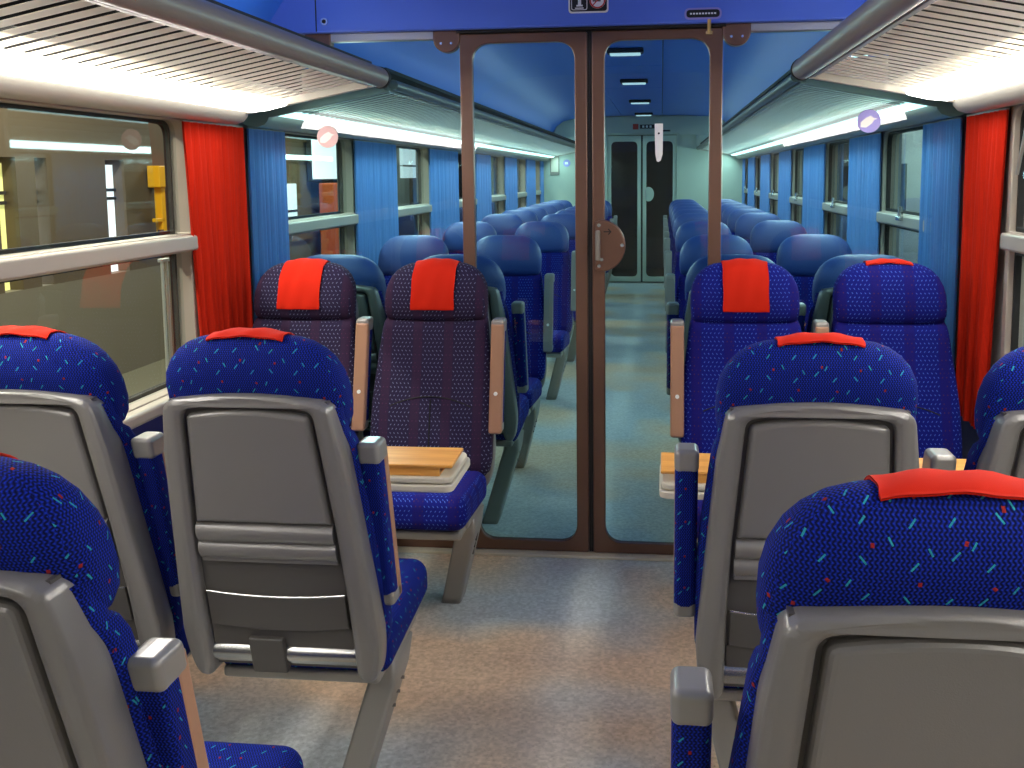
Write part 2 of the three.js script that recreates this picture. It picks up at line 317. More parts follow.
function doorLeaf(name, label, x0, x1, mat) {
  const g = struct(name, label, 'door'), s = rounded(x0, 0.014, x1, 2.06, 0.008);
  s.holes.push(rounded(x0 + 0.048, 0.055, x1 - 0.048, 2.024, 0.075, THREE.Path));
  part('door_frame', ext(s, 0.036, 0.004, 2, 12).translate(0, 0, -DOOR - 0.018), mat, g);
  part('pane', new THREE.PlaneGeometry(x1 - x0 - 0.09, 1.975).translate((x0 + x1) / 2, 1.04, -DOOR), M.doorGlass, g);
  return g;
}
const leafA = doorLeaf('door_1', 'brown framed sliding glass door leaf without handle', -0.5, -0.009, M.bronze);
const leafB = doorLeaf('door_2', 'brown framed sliding glass door leaf with half round handle plate', 0.009, 0.5, M.bronze);
for (const [g, x] of [[leafA, -0.0045], [leafB, 0.0045]]) part('rubber_edge', bx(x - 0.004, x + 0.004, 0.016, 2.058, -DOOR + 0.012, -DOOR - 0.012), M.rubber, g);
{
  const h = new THREE.Shape(); h.moveTo(0.022, 1.155); h.lineTo(0.045, 1.148); h.absellipse(0.045, 1.248, 0.092, 0.1, -Math.PI / 2, Math.PI / 2, false); h.lineTo(0.022, 1.34); h.closePath();
  const plate = part('handle_plate', ext(h, 0.022, 0.006, 3, 20).translate(0, 0, -DOOR + 0.018), M.bronze, leafB);
  part('grip', box(0.018, 0.115, 0.03, 0.032, 1.25, -DOOR + 0.052, 0.006), M.rail, plate);
  for (const [x, y] of [[0.036, 1.327], [0.036, 1.17], [0.125, 1.25], [0.046, 1.195]]) part('screw', cyl(0.007, 0.005, 'z', 12).translate(x, y, -DOOR + 0.041), M.chrome, plate);
  const a = join([box(0.028, 0.004, 0.001, 0.068, 1.302, 0), box(0.016, 0.004, 0.001).rotateZ(-0.8).translate(0.077, 1.307, 0), box(0.016, 0.004, 0.001).rotateZ(0.8).translate(0.077, 1.297, 0)]).translate(0, 0, -DOOR + 0.0406);
  part('arrow_mark', a, M.black, plate);
}
// ---------------------------------------------------------------- far end doors and their signs
{
  for (const [name, label, x0, x1] of [['door_3', 'dark glazed end door leaf, no round handle', -0.478, -0.012], ['door_4', 'dark glazed end door leaf with round white handle disc', 0.012, 0.478]]) {
    const g = struct(name, label, 'door'), s = rounded(x0, 0.02, x1, 2.06, 0.01); s.holes.push(rounded(x0 + 0.05, 0.09, x1 - 0.05, 1.98, 0.07, THREE.Path));
    part('door_frame', ext(s, 0.05, 0.006).translate(0, 0, -END - 0.05), M.endWall, g);
    part('pane', new THREE.PlaneGeometry(x1 - x0 - 0.08, 1.92).translate((x0 + x1) / 2, 1.03, -END - 0.03), M.glass, g);
    if (x0 > 0) { const d = part('handle_disc', cyl(0.1, 0.025, 'z', 28).scale(0.75, 1, 1).translate(0.095, 1.25, -END + 0.012), M.endWall, g); part('grip', box(0.015, 0.12, 0.03, 0.05, 1.25, -END + 0.03, 0.005), M.steel, d); }
  }
  const t = struct('trim_2', 'pale door frame around the dark end doors', 'door frame');
  part('jamb', bx(-0.5, -0.48, 0, 2.07, -END + 0.03, -END - 0.08), M.endWall, t); part('jamb', bx(0.48, 0.5, 0, 2.07, -END + 0.03, -END - 0.08), M.endWall, t);
  part('stop', bx(-0.012, 0.012, 0.02, 2.06, -END - 0.03, -END - 0.06), M.black, t);
  const vs = struct('wall_vestibule', 'unlit brown vestibule behind the end doors', 'vestibule'), V0 = -END - 0.08, V1 = -END - 2.2;
  part('vestibule_floor', bx(-1.5, 1.5, -0.06, 0, -END - 0.1, V1), M.rubber, vs); part('vestibule_ceiling', bx(-1.5, 1.5, 2.3, 2.4, V0, V1), M.vestibule, vs);
  for (const q of [-1, 1]) part('side_panel', bx(q * 0.75, q * 0.83, 0, 2.3, V0, V1), M.vestibule, vs);
  part('rear_panel', bx(-0.75, 0.75, 0, 2.3, V1, V1 - 0.06), M.vestibule, vs);
  const sgn = thing('door_sign', 'small red and black pictogram sign over the dark end doors', 'sign', [0, 2.18, -END + 0.052]);
  part('red_field', box(0.075, 0.075, 0.006, -0.085, 0, 0.003), M.signRed, sgn);
  const bp = part('black_field', box(0.2, 0.055, 0.006, 0.075, 0, 0.003), M.black, sgn);
  for (const x of [0.02, 0.07, 0.12]) part('pictogram', box(0.028, 0.03, 0.002, x, 0, 0.007), M.white, bp);
  const sl = thing('door_nameplate', 'thin black plate over the end doors beside the pictogram sign', 'plate', [0.33, 2.12, -END + 0.052]); part('plate', box(0.12, 0.022, 0.006, 0, 0, 0.003), M.black, sl);
  const nb = thing('notice_frame', 'small framed notice on the pale green end wall', 'notice', [-1.22, 1.66, -END]);
  part('frame', box(0.13, 0.27, 0.014, 0, 0, 0.007, 0.004), M.rail, nb); part('paper', box(0.1, 0.2, 0.004, 0, 0.01, 0.016), M.tableEdge, nb);
  for (const s of [-1, 1]) { const k = thing('round_sticker', s < 0 ? 'round blue sticker on end wall beside the framed notice' : 'round blue sticker on end wall near the curtains', 'sticker', [s * 1.05, 1.69, -END]); part('disc', cyl(0.05, 0.004, 'z', 24).translate(0, 0, 0.002), M.violet, k); part('hand_mark', box(0.04, 0.03, 0.003, -0.005, 0, 0.005), M.hand, k); }
}
// ---------------------------------------------------------------- signs and stickers on the partition
{
  const sg = thing('class_sign', 'black framed first class and no smoking sign on the blue bulkhead', 'sign', [0.0, 2.166, -DOOR + 0.05]);
  part('border', ext(rounded(-0.075, -0.045, 0.075, 0.045, 0.014), 0.004).translate(0, 0, 0.0005), M.white, sg);
  part('field', ext(rounded(-0.069, -0.039, 0.069, 0.039, 0.011), 0.002).translate(0, 0, 0.004), M.black, sg);
  const nf = part('number_frame', (() => { const s = rounded(-0.064, -0.034, -0.004, 0.034, 0.008); s.holes.push(rounded(-0.0615, -0.0315, -0.0065, 0.0315, 0.007, THREE.Path)); return ext(s, 0.001).translate(0, 0, 0.006); })(), M.white, sg);
  part('numeral_one', ext(shapeOf([[-0.045, -0.021], [-0.021, -0.021], [-0.021, -0.015], [-0.027, -0.015], [-0.027, 0.028], [-0.036, 0.028], [-0.047, 0.02], [-0.047, 0.013], [-0.039, 0.016], [-0.039, -0.015], [-0.045, -0.015]]), 0.001).translate(0, 0, 0.006), M.white, nf);
  part('underline', bx(-0.05, -0.018, -0.029, -0.025, 0.006, 0.007), M.white, nf);
  part('disc', new THREE.CylinderGeometry(0.03, 0.03, 0.001, 32).rotateX(Math.PI / 2).translate(0.034, 0, 0.0065), M.white, sg);
  part('prohibition_ring', new THREE.TorusGeometry(0.027, 0.0028, 6, 32).translate(0.034, 0, 0.0068), M.signRed, sg);
  part('prohibition_bar', box(0.054, 0.004, 0.001).rotateZ(0.8).translate(0.034, 0, 0.0078), M.signRed, sg);
  part('cigarette', join([box(0.03, 0.005, 0.0008, 0.031, -0.002, 0.0073)]), M.black, sg);
  const pl = thing('pill_sign', 'small black pill shaped sign with white lettering on the bulkhead', 'sign', [0.424, 2.108, -DOOR + 0.05]);
  part('border', ext(rounded(-0.068, -0.021, 0.068, 0.021, 0.02), 0.003), M.violet, pl);
  part('field', ext(rounded(-0.061, -0.014, 0.061, 0.014, 0.014), 0.001).translate(0, 0, 0.003), M.black, pl);
  for (let k = 0; k < 9; k++) part('letter', box(0.0075, 0.006, 0.0006, -0.044 + k * 0.011, 0, 0.0043), M.white, pl);
  const hk = thing('brass_catch', 'small brass catch under the pill shaped sign', 'catch', [0.447, 2.045, -DOOR + 0.05]);
  part('stem', cyl(0.007, 0.045, 'y', 12).translate(0, 0.018, 0.008), M.brass, hk); part('foot', cyl(0.013, 0.01, 'y', 14).translate(0, -0.008, 0.008), M.brass, hk);
  for (const [s, m, l] of [[-1, M.pink, 'round pink hand sticker on the glass wing'], [1, M.violet, 'round violet hand sticker on the glass wing']]) {
    const k = thing('glass_sticker', l, 'sticker', [s * 1.04, s < 0 ? 1.678 : 1.709, -DOOR + 0.002]);
    part('disc', cyl(0.043, 0.002, 'z', 32), m, k);
    part('hand_mark', ext(shapeOf([[-0.03, -0.022], [-0.01, -0.024], [0.012, -0.008], [0.018, 0.004], [0.03, 0.008], [0.016, 0.012], [0.006, 0.02], [-0.012, 0.012], [-0.03, -0.004]]), 0.001).translate(0, 0, 0.001), M.hand, k);
  }
  const st = thing('glass_hook', 'white tapered strip fixed to the glass of the handle leaf', 'strip', [0.263, 1.566, -DOOR + 0.002]);
  part('strip', ext(shapeOf([[-0.016, 0.145], [0.016, 0.145], [0.015, 0.03], [0.008, 0.006], [0, 0], [-0.008, 0.003], [-0.013, 0.03]]), 0.005, 0.001), M.white, st);
  part('mark', cyl(0.004, 0.001, 'z', 10).translate(0, 0.108, 0.0055), M.black, st);
}

// ---------------------------------------------------------------- luggage racks with strip lights
function rack(s, d0, d1, near, label) {
  const g = thing('luggage_rack', label, 'luggage rack');
  const P0 = [1.275, 1.768], P1 = [0.8, 1.862], L = Math.hypot(P0[0] - P1[0], P0[1] - P1[1]), ang = Math.atan2(P1[1] - P0[1], P0[0] - P1[0]);
  const slat = box(L - 0.03, 0.0016, 0.043).rotateZ(s > 0 ? -ang : ang);
  const n = Math.floor((d1 - d0 - 0.06) / 0.07);
  for (let k = 0; k < n; k++) part('slat', slat, M.slat, g).position.set(s * (P0[0] + P1[0]) / 2, (P0[1] + P1[1]) / 2 + 0.006, -(d0 + 0.055 + k * 0.07));
  const tube = near ? 0.037 : 0.02, tx = near ? 0.768 : 0.775, len = d1 - d0, mid = -(d0 + d1) / 2;
  part('front_tube', cyl(tube, len, 'z', 20).translate(s * tx, near ? 1.885 : 1.878, mid), M.rail, g);
  part('inner_bar', box(0.02, 0.028, len, s * 0.805, 1.868, mid, 0.004), M.rail, g);
  const va = [[1.3, 1.785], [1.286, 1.77], [1.29, 1.75], [1.306, 1.732], [1.335, 1.722], [1.37, 1.724], [1.4, 1.738], [1.428, 1.742], [1.428, 1.785]].map(([x, y]) => [s * x, y]);
  part('valance', smooth(run(va, d0, d1), 0.6), M.valance, g);
  const lp = (near ? [[1.284, 1.79], [1.282, 1.769], [1.262, 1.764], [1.2, 1.77], [1.13, 1.786], [1.12, 1.796]] : [[1.284, 1.79], [1.282, 1.769], [1.262, 1.765], [1.23, 1.772], [1.215, 1.786], [1.215, 1.79]]).map(([x, y]) => [s * x, y]);
  part('light_diffuser', smooth(run(lp, d0 + 0.03, d1 - 0.03), 0.6), near ? M.lampNear : M.lampFar, g);
  part('rack_floor', bx(s * 0.8, s * 1.428, 1.93, 1.945, -d0, -d1), M.rackTop, g);
  part('added_tube', bx(s * 1.075, s * 1.125, 1.921, 1.929, -d0 - 0.05, -d1 + 0.05), near ? M.lampNear : M.lampFar, g);  // added lamp inside the rack, there to brighten the slats
  for (const [x, y] of [[1.06, 1.835], [1.14, 1.9]]) part('added_baffle', bx(s * (x - 0.003), s * (x + 0.003), y, 1.93, -d0 - 0.04, -d1 + 0.04), M.rackTop, g);  // added shields that hide the added tube from below
  part('added_uplight', box(0.05, 0.02, len - 0.1, s * 1.02, 1.955, mid, 0.006), near ? M.lampNear : M.lampFar, g);  // added glowing strip, out of view, to brighten the ceiling
  part('back_panel', bx(s * 1.41, s * 1.428, 1.785, 1.93, -d0, -d1), M.rackTop, g);
  for (const d of near ? [d1 - 0.012] : [d0 + 0.012, d1 - 0.012]) {
    const e = ext(shapeOf([[s * 1.42, 1.76], [s * 1.28, 1.76], [s * 0.79, 1.853], [s * 0.79, 1.9], [s * 1.42, 1.94]]), 0.024, 0.003).translate(0, 0, -d - 0.012); part('end_bracket', e, M.valance, g);
  }
  part('end_cap', cyl(tube + 0.003, 0.02, 'z', 20).translate(s * tx, near ? 1.885 : 1.878, -d1 + 0.01), M.rubber, g);
  return g;
}
rack(-1, BACK + 0.02, 3.7, true, 'slatted luggage rack with white strip light over the red cloth seats, yellow post side');
rack(1, BACK + 0.02, 3.7, true, 'slatted luggage rack with white strip light over the red cloth seats, handle plate side');
rack(-1, 3.9, END - 0.02, false, 'long grey slatted luggage rack behind the glass, yellow post side');
rack(1, 3.9, END - 0.02, false, 'long grey slatted luggage rack behind the glass, handle plate side');

// ceiling lamps in the far compartment
for (const [d, nth] of [[6.67, 'first'], [8.8, 'second'], [11.2, 'third'], [13.5, 'last']]) {
  const g = thing('ceiling_lamp', `small oblong lamp on the blue ceiling, ${nth} beyond the glass doors`, 'lamp', [0.035, 2.335, -d], 0, 'ceiling lamps in a row behind the glass doors');
  part('housing', box(0.24, 0.03, 0.14, 0, -0.015, 0, 0.012), M.rubber, g);
  part('diffuser', box(0.2, 0.014, 0.09, 0, -0.034, -0.01, 0.006), M.lampSmall, g);
}
// ---------------------------------------------------------------- curtains
function curtain(s, d0, d1, y0, y1, mat, label, group, taper = 0, folds = 9, x = 1.385) {
  const nu = folds * 8, nv = 8, pos = [], idx = [];
  for (const side of [0, 1]) for (let j = 0; j <= nv; j++) for (let i = 0; i <= nu; i++) {
    const u = i / nu, v = j / nv, y = y1 + (y0 - y1) * v, shrink = taper * v * (1 - u);
    const d = d0 + (d1 - d0) * u + shrink, ph = u * folds * Math.PI * 2;
    const wv = (0.011 * Math.sin(ph) + 0.005 * Math.sin(ph * 0.37 + 1 + s)) * (0.75 + 0.5 * v);
    pos.push(s * (x + wv + side * 0.003), y, -d);
  }
  const row = nu + 1, off = row * (nv + 1);
  for (let j = 0; j < nv; j++) for (let i = 0; i < nu; i++) { const a = j * row + i, b = a + 1, c = a + row, e = c + 1; idx.push(a, c, b, b, c, e, off + a, off + b, off + c, off + b, off + e, off + c); }
  for (let i = 0; i < nu; i++) for (const j of [0, nv]) { const a = j * row + i; idx.push(a, a + 1, off + a, a + 1, off + a + 1, off + a); }
  const q = new THREE.BufferGeometry(); q.setAttribute('position', new THREE.Float32BufferAttribute(pos, 3)); q.setIndex(idx); q.computeVertexNormals();
  const uv = []; for (let k = 0; k < pos.length; k += 3) uv.push(pos[k + 2], pos[k + 1]); q.setAttribute('uv', new THREE.Float32BufferAttribute(uv, 2));
  const g = thing('curtain', label, 'curtain', [0, 0, 0], 0, group);
  part('drape', q, mat, g); part('header_rail', box(0.01, 0.006, d1 - d0 + 0.01, s * (x + 0.004), y1 + 0.003, -(d0 + d1) / 2), M.rail, g);
  return g;
}
curtain(-1, 3.37, 3.862, 0.62, 1.718, M.redCurtain, 'pleated red curtain beside the window with the yellow post', undefined, 0.1, 10);
curtain(1, 3.44, 3.862, 0.62, 1.718, M.redCurtain, 'pleated red curtain beside the window with the diagonal stay arm', undefined, 0.12, 8);
curtain(-1, 3.93, 4.32, 0.62, 1.718, M.blueCurtain, 'pleated blue curtain directly behind the glass wing with pink sticker', undefined, 0, 9);
curtain(1, 3.95, 4.46, 0.62, 1.718, M.blueCurtain, 'pleated blue curtain directly behind the glass wing with violet sticker', undefined, 0, 9);
const PIL = [[5.35, 6.17], [7.13, 8.1], [8.95, 9.7], [10.65, 11.5], [12.35, 13.15], [13.8, 14.06]];
for (const s of [-1, 1]) PIL.forEach(([a, b], i) => curtain(s, a, b, 0.62, 1.718, M.blueCurtain, `blue curtain on the ${['first', 'second', 'third', 'fourth', 'fifth', 'last'][i]} window pillar beyond the glass partition, ${s < 0 ? 'yellow post' : 'handle plate'} side`, s < 0 ? 'blue curtains on the yellow post side' : 'blue curtains on the handle plate side', 0, Math.round((b - a) * 20)));

// ---------------------------------------------------------------- seats (facing +z, standing at the floor point under the top of the headrest)
const lean = g => { const p = g.attributes.position; for (let i = 0; i < p.count; i++) p.setZ(i, p.getZ(i) + (1.2 - p.getY(i)) * 0.25); return g; };
const G = {};
G.back = boxUV(lean(loft([[0.43, 0.19, 0.02, -0.03], [0.46, 0.218, 0.05, -0.035], [0.5, 0.226, 0.06, -0.035, 3.6], [0.6, 0.228, 0.062, -0.035, 3.6], [0.7, 0.226, 0.056, -0.035, 3.6], [0.8, 0.218, 0.046, -0.035, 3.6], [0.9, 0.206, 0.044, -0.035, 3.6], [0.96, 0.199, 0.048, -0.045, 3.6], [0.982, 0.195, 0.042, -0.055, 3.4], [0.994, 0.19, 0.024, -0.06, 3.4], [1.05, 0.187, 0.02, -0.064, 3.4]], 36)));
{
  const front = (x, y, hw = 0.225) => 0.0105 + 0.0455 * (1 - Math.abs(x / hw) ** 3.6) ** (1 / 3.6) + 0.0005, pts = [];
  for (let i = 0; i <= 12; i++) { const x = -0.15 + 0.3 * i / 12, y = 0.69 + 0.035 * (1 - (x / 0.15) ** 2); pts.push(new THREE.Vector3(x, y, front(x, y))); }
  G.seam = lean(new THREE.TubeGeometry(new THREE.CatmullRomCurve3(pts), 20, 0.0022, 5));
  G.seam2 = lean(new THREE.TubeGeometry(new THREE.CatmullRomCurve3([[0.715, 0.0565], [0.66, 0.06], [0.6, 0.0625], [0.5, 0.0605]].map(([y, z]) => new THREE.Vector3(0, y, z))), 8, 0.002, 5));
}
G.head = boxUV(lean(loft([[0.99, 0.1737, 0.03, -0.04], [1.0, 0.1853, 0.052, -0.05], [1.02, 0.1911, 0.066, -0.056, 3.4], [1.05, 0.1930, 0.074, -0.058, 3.4], [1.09, 0.1920, 0.076, -0.068, 3.2], [1.12, 0.1862, 0.073, -0.072, 3], [1.15, 0.1718, 0.066, -0.066, 2.8], [1.17, 0.1544, 0.057, -0.058, 2.7], [1.185, 0.1332, 0.045, -0.047, 2.6], [1.195, 0.1081, 0.03, -0.033, 2.5], [1.201, 0.0724, 0.014, -0.017, 2.4]], 36)));
{
  const outline = new THREE.Shape();
  outline.moveTo(-0.2, 0.395); outline.quadraticCurveTo(-0.222, 0.41, -0.225, 0.52); outline.lineTo(-0.218, 0.62); outline.lineTo(-0.192, 0.95); outline.lineTo(-0.178, 1.045); outline.quadraticCurveTo(-0.172, 1.068, -0.15, 1.072);
  outline.quadraticCurveTo(0, 1.1, 0.15, 1.072); outline.quadraticCurveTo(0.172, 1.068, 0.178, 1.045); outline.lineTo(0.192, 0.95); outline.lineTo(0.218, 0.62); outline.lineTo(0.225, 0.52); outline.quadraticCurveTo(0.222, 0.41, 0.2, 0.395);
  outline.quadraticCurveTo(0.172, 0.385, 0.165, 0.42); outline.lineTo(0.164, 0.6); outline.lineTo(0.158, 0.78); outline.lineTo(0.14, 1.03); outline.quadraticCurveTo(0.138, 1.046, 0.125, 1.05); outline.quadraticCurveTo(0, 1.076, -0.125, 1.05); outline.quadraticCurveTo(-0.138, 1.046, -0.14, 1.03);
  outline.lineTo(-0.158, 0.78); outline.lineTo(-0.164, 0.6); outline.lineTo(-0.165, 0.42); outline.quadraticCurveTo(-0.172, 0.385, -0.2, 0.395);
  G.shell = boxUV(lean(toCreasedNormals(ext(outline, 0.075, 0.014, 4, 10).translate(0, 0, -0.088), 0.9)));
  G.plate = boxUV(lean(bx(-0.168, 0.168, 0.42, 1.068, -0.03, -0.064)));
  const pn = new THREE.Shape(); pn.moveTo(-0.149, 0.79); pn.lineTo(-0.131, 1.028); pn.quadraticCurveTo(-0.13, 1.038, -0.12, 1.041); pn.quadraticCurveTo(0, 1.065, 0.12, 1.041); pn.quadraticCurveTo(0.13, 1.038, 0.131, 1.028); pn.lineTo(0.149, 0.79); pn.closePath();
  G.panel = boxUV(lean(ext(pn, 0.04, 0.013, 4, 10).translate(0, 0, -0.084)));
  const rib = (y, hw, r) => { const g = cyl(r, hw * 2, 'x', 20); g.scale(1, 1, 0.85); return lean(g.translate(0, y, -0.066)); };
  G.rib1 = rib(0.764, 0.151, 0.025); G.rib2 = join([rib(0.722, 0.1525, 0.023), lean(bx(-0.1525, 0.1525, 0.692, 0.722, -0.05, -0.076, 0.003))]);
  const pk = new THREE.Shape(); pk.moveTo(-0.158, 0.53); pk.lineTo(-0.157, 0.614); pk.quadraticCurveTo(0, 0.594, 0.157, 0.614); pk.lineTo(0.158, 0.53); pk.quadraticCurveTo(0, 0.505, -0.158, 0.53);
  G.pocket = lean(ext(pk, 0.02, 0.003).translate(0, 0, -0.076));
  const edge = new THREE.TubeGeometry(new THREE.QuadraticBezierCurve3(new THREE.Vector3(-0.157, 0.616, -0.074), new THREE.Vector3(0, 0.596, -0.076), new THREE.Vector3(0.157, 0.616, -0.074)), 12, 0.0028, 6); G.pocketEdge = lean(edge);
  G.bar = lean(cyl(0.03, 0.34, 'x', 20).translate(0, 0.452, -0.05));
  G.lowerPlate = lean(bx(-0.163, 0.163, 0.47, 0.53, -0.03, -0.07, 0.004));
  G.barStrap = lean(bx(-0.005, 0.075, 0.41, 0.5, -0.06, -0.086, 0.004));
}
G.cushion = boxUV(new RoundedBoxGeometry(0.425, 0.115, 0.43, 4, 0.042).rotateX(-0.07).translate(0, 0.425, 0.415));
G.pan = join([bx(-0.19, 0.19, 0.345, 0.375, 0.2, 0.6, 0.01), bx(-0.2, -0.17, 0.355, 0.44, 0.24, 0.52, 0.012), bx(0.17, 0.2, 0.355, 0.44, 0.24, 0.52, 0.012)]);
G.wallBracket = join([bx(-0.02, 0.02, 0.22, 0.36, 0.3, 0.44, 0.006)]);
function clothGeo(back) {
  const path = back ? [[0.034, 1.2], [0.015, 1.208], [-0.02, 1.207], [-0.052, 1.184], [-0.068, 1.15], [-0.078, 1.1], [-0.08, 1.06]] : [[-0.036, 1.2], [-0.025, 1.206], [-0.01, 1.209], [0.015, 1.208], [0.048, 1.191], [0.067, 1.16], [0.079, 1.115], [0.081, 1.06], [0.079, 1.035]];
  const c = new THREE.CatmullRomCurve3(path.map(([z, y]) => new THREE.Vector3(0, y, z))), nu = 12, nv = 22, pos = [], idx = [];
  for (const th of [0, 1]) for (let j = 0; j <= nv; j++) {
    const p = c.getPoint(j / nv), t = c.getTangent(j / nv), nx = new THREE.Vector3(0, -t.z, t.y); if (!back) nx.set(0, t.z, -t.y);
    for (let i = 0; i <= nu; i++) {
      const x = (i / nu - 0.5) * (0.16 + 0.002 * Math.sin(j)), drop = (x / 0.2) ** 2 * 0.06 * Math.max(0, Math.min(1, (p.y - 1.1) / 0.1)), wv = 0.0016 * Math.sin(i * 1.3 + j * 0.4);
      pos.push(x, p.y + nx.y * (th * 0.004 + wv) - drop, p.z + nx.z * (th * 0.004 + wv));
    }
  }
  const row = nu + 1, off = row * (nv + 1);
  for (let j = 0; j < nv; j++) for (let i = 0; i < nu; i++) { const a = j * row + i, b = a + 1, e = a + row, f = e + 1; idx.push(a, b, e, b, f, e, off + a, off + e, off + b, off + b, off + e, off + f); }
  for (let j = 0; j < nv; j++) for (const i of [0, nu]) { const a = j * row + i, e = a + row; idx.push(a, e, off + a, e, off + e, off + a); }
  for (let i = 0; i < nu; i++) for (const j of [0, nv]) { const a = j * row + i; idx.push(a, a + 1, off + a, a + 1, off + a + 1, off + a); }
  const g = new THREE.BufferGeometry(); g.setAttribute('position', new THREE.Float32BufferAttribute(pos, 3)); g.setIndex(idx); g.computeVertexNormals(); return boxUV(lean(g));
}
G.cloth = clothGeo(false); G.clothBack = clothGeo(true);
// raised armrest: plate underneath (towards the front), padded top side (towards the back)
G.armPad = boxUV(lean(bx(-0.0235, 0.0235, 0.612, 0.965, -0.01, 0.04, 0.014)));
G.armBody = lean(join([bx(-0.024, 0.024, 0.6, 0.985, 0.028, 0.062, 0.008)]));
G.armCap = lean(join([bx(-0.025, 0.025, 0.948, 1.0, -0.012, 0.06, 0.012)]));
G.armFoot = lean(join([bx(-0.024, 0.024, 0.597, 0.64, -0.01, 0.06, 0.012)]));
G.armScrew = lean(cyl(0.007, 0.006, 'z', 12).translate(0, 0.74, 0.063));
G.armPivot = lean(cyl(0.012, 0.06, 'x', 14).translate(0, 0.62, 0.02));
function legGeo(a) {                                   // a: which side the aisle lies on
  return loft([[0, 0.036, 0.3, 0.19, 8, a * 0.085], [0.03, 0.036, 0.31, 0.2, 8, a * 0.094], [0.3, 0.036, 0.43, 0.28, 8, a * 0.168], [0.36, 0.034, 0.45, 0.26, 8, a * 0.176]], 32);
}
const seatCache = new Map();
function makeSeat(a, { pedestal, cloth, far, muted, drop = 0, reach = 0.24 }) {
  const root = new THREE.Group();
  part('backrest', G.back, muted ? M.purpleDots : drop ? M.zig : M.dots, root);  // one option swaps in the muted purple fabric
  for (const q of [G.seam, G.seam2]) part('seam', q, M.rubber, root.children[0]);
  const h = part('headrest', G.head, far ? M.leather : muted ? M.purpleDots : drop ? M.zig : M.dots, root);
  if (cloth) part('head_cloth', cloth === 'back' ? G.clothBack : G.cloth, M.red, h).userData.label = 'red cloth over the headrest';
  const sh = part('back_shell', G.shell, M.shell, root);
  part('back_plate', G.plate, M.shellDark, sh); part('rear_panel', G.panel, M.shell, sh); part('rib', G.rib1, M.shell, sh); part('rib', G.rib2, M.shell, sh);
  const pk = part('pocket', G.pocket, M.shellDark, sh); part('lower_plate', G.lowerPlate, M.shellDark, sh); part('bar_strap', G.barStrap, M.shellDark, sh);
  part('pocket_edge', G.pocketEdge, M.chrome, sh);
  part('cross_bar', G.bar, M.tube, root);
  part('seat_cushion', G.cushion, drop ? M.zig : M.dots, root); part('seat_pan', G.pan, M.pedestal, root);
  const arm = new THREE.Group(); arm.name = 'armrest'; arm.position.set(a * reach, -drop, drop * 0.25); root.add(arm);
  part('pad', G.armPad, M.zig, arm); part('underside', G.armBody, far ? M.armCap : M.armTan, arm); part('cap', G.armCap, far ? M.armCap : M.armCap, arm); part('foot_end', G.armFoot, M.armCap, arm); part('screw', G.armScrew, M.white, arm); part('pivot', G.armPivot, M.shell, arm).position.x = -a * 0.03;
  if (pedestal) {
    const leg = part('pedestal', legGeo(a), M.pedestal, root);
    for (let k = 0; k < 3; k++) part('louvre', box(0.006, 0.008, 0.06).rotateX(0.5).translate(a * (0.1975 - k * 0.0085), 0.285 - k * 0.03, 0.355 - k * 0.013), M.shellDark, leg);
  } else part('wall_bracket', (() => box(0.14, 0.05, 0.1, -a * 0.25, 0.36, 0.36, 0.008))(), M.pedestal, root);
  return root;
}
function seat(x, d, away, opt, label, group) {
  const aisleWorld = x < 0 ? 1 : -1, a = away ? -aisleWorld : aisleWorld, key = JSON.stringify([a, opt]);
  if (!seatCache.has(key)) seatCache.set(key, makeSeat(a, opt));
  const g = seatCache.get(key).clone(); g.name = numbered('train_seat'); g.position.set(x, 0, -d); g.rotation.y = away ? Math.PI : 0; scene.add(g);
  return tag(g, label, 'seat', group);
}
const SIDE = x => x < 0 ? 'yellow post side' : 'handle plate side', PLACE = x => Math.abs(x) < 0.8 ? 'aisle' : 'window';
// front row and second row, seen from behind
seat(-0.578, 1.045, true, { pedestal: true, cloth: 'front', drop: 0.068, reach: 0.218 }, 'blue aisle seat behind the table seats, its cushion lit, yellow post side');
seat(0.574, 1.036, true, { pedestal: true, cloth: 'front', drop: 0.07, reach: 0.262 }, 'large blue aisle seat behind the table seats, handle plate side');
for (const x of [-0.562, -1.066, 0.576, 1.08]) seat(x, 1.945, true, { pedestal: Math.abs(x) < 0.8, cloth: 'front', drop: 0.038, reach: x < 0 ? 0.222 : 0.248 }, `grey backed ${PLACE(x)} seat at the table facing the glass doors, ${SIDE(x)}`);
// row against the partition, facing back
seat(-0.556, 3.665, false, { pedestal: true, cloth: 'front', muted: true }, 'purple dotted aisle seat with red cloth against the glass partition');
seat(-1.062, 3.665, false, { pedestal: false, cloth: 'front', muted: true }, 'purple dotted window seat with red cloth beside red curtain');
seat(0.572, 3.665, false, { pedestal: true, cloth: 'front' }, 'blue dotted aisle seat with red cloth against the glass partition');
seat(1.076, 3.665, false, { pedestal: false, cloth: 'back' }, 'blue dotted window seat whose red cloth is thrown to the back');
// behind the glass
const XS = [-1.062, -0.556, 0.562, 1.066];
for (const x of XS) seat(x, 4.0, true, { pedestal: Math.abs(x) < 0.8, far: true }, `${PLACE(x)} seat backed against the glass partition from behind, ${SIDE(x)}`);
const ROWS = [5.34, 6.95, 8.36, 9.32, 10.2, 11.2, 12.12, 13.05], NTH = ['first', 'second', 'third', 'fourth', 'fifth', 'sixth', 'seventh', 'last'];
ROWS.forEach((d, i) => { for (const x of XS) seat(x, d, false, { pedestal: Math.abs(x) < 0.8, far: true }, `plain headed blue ${PLACE(x)} seat, ${NTH[i]} row facing the glass doors from behind, ${SIDE(x)}`); });

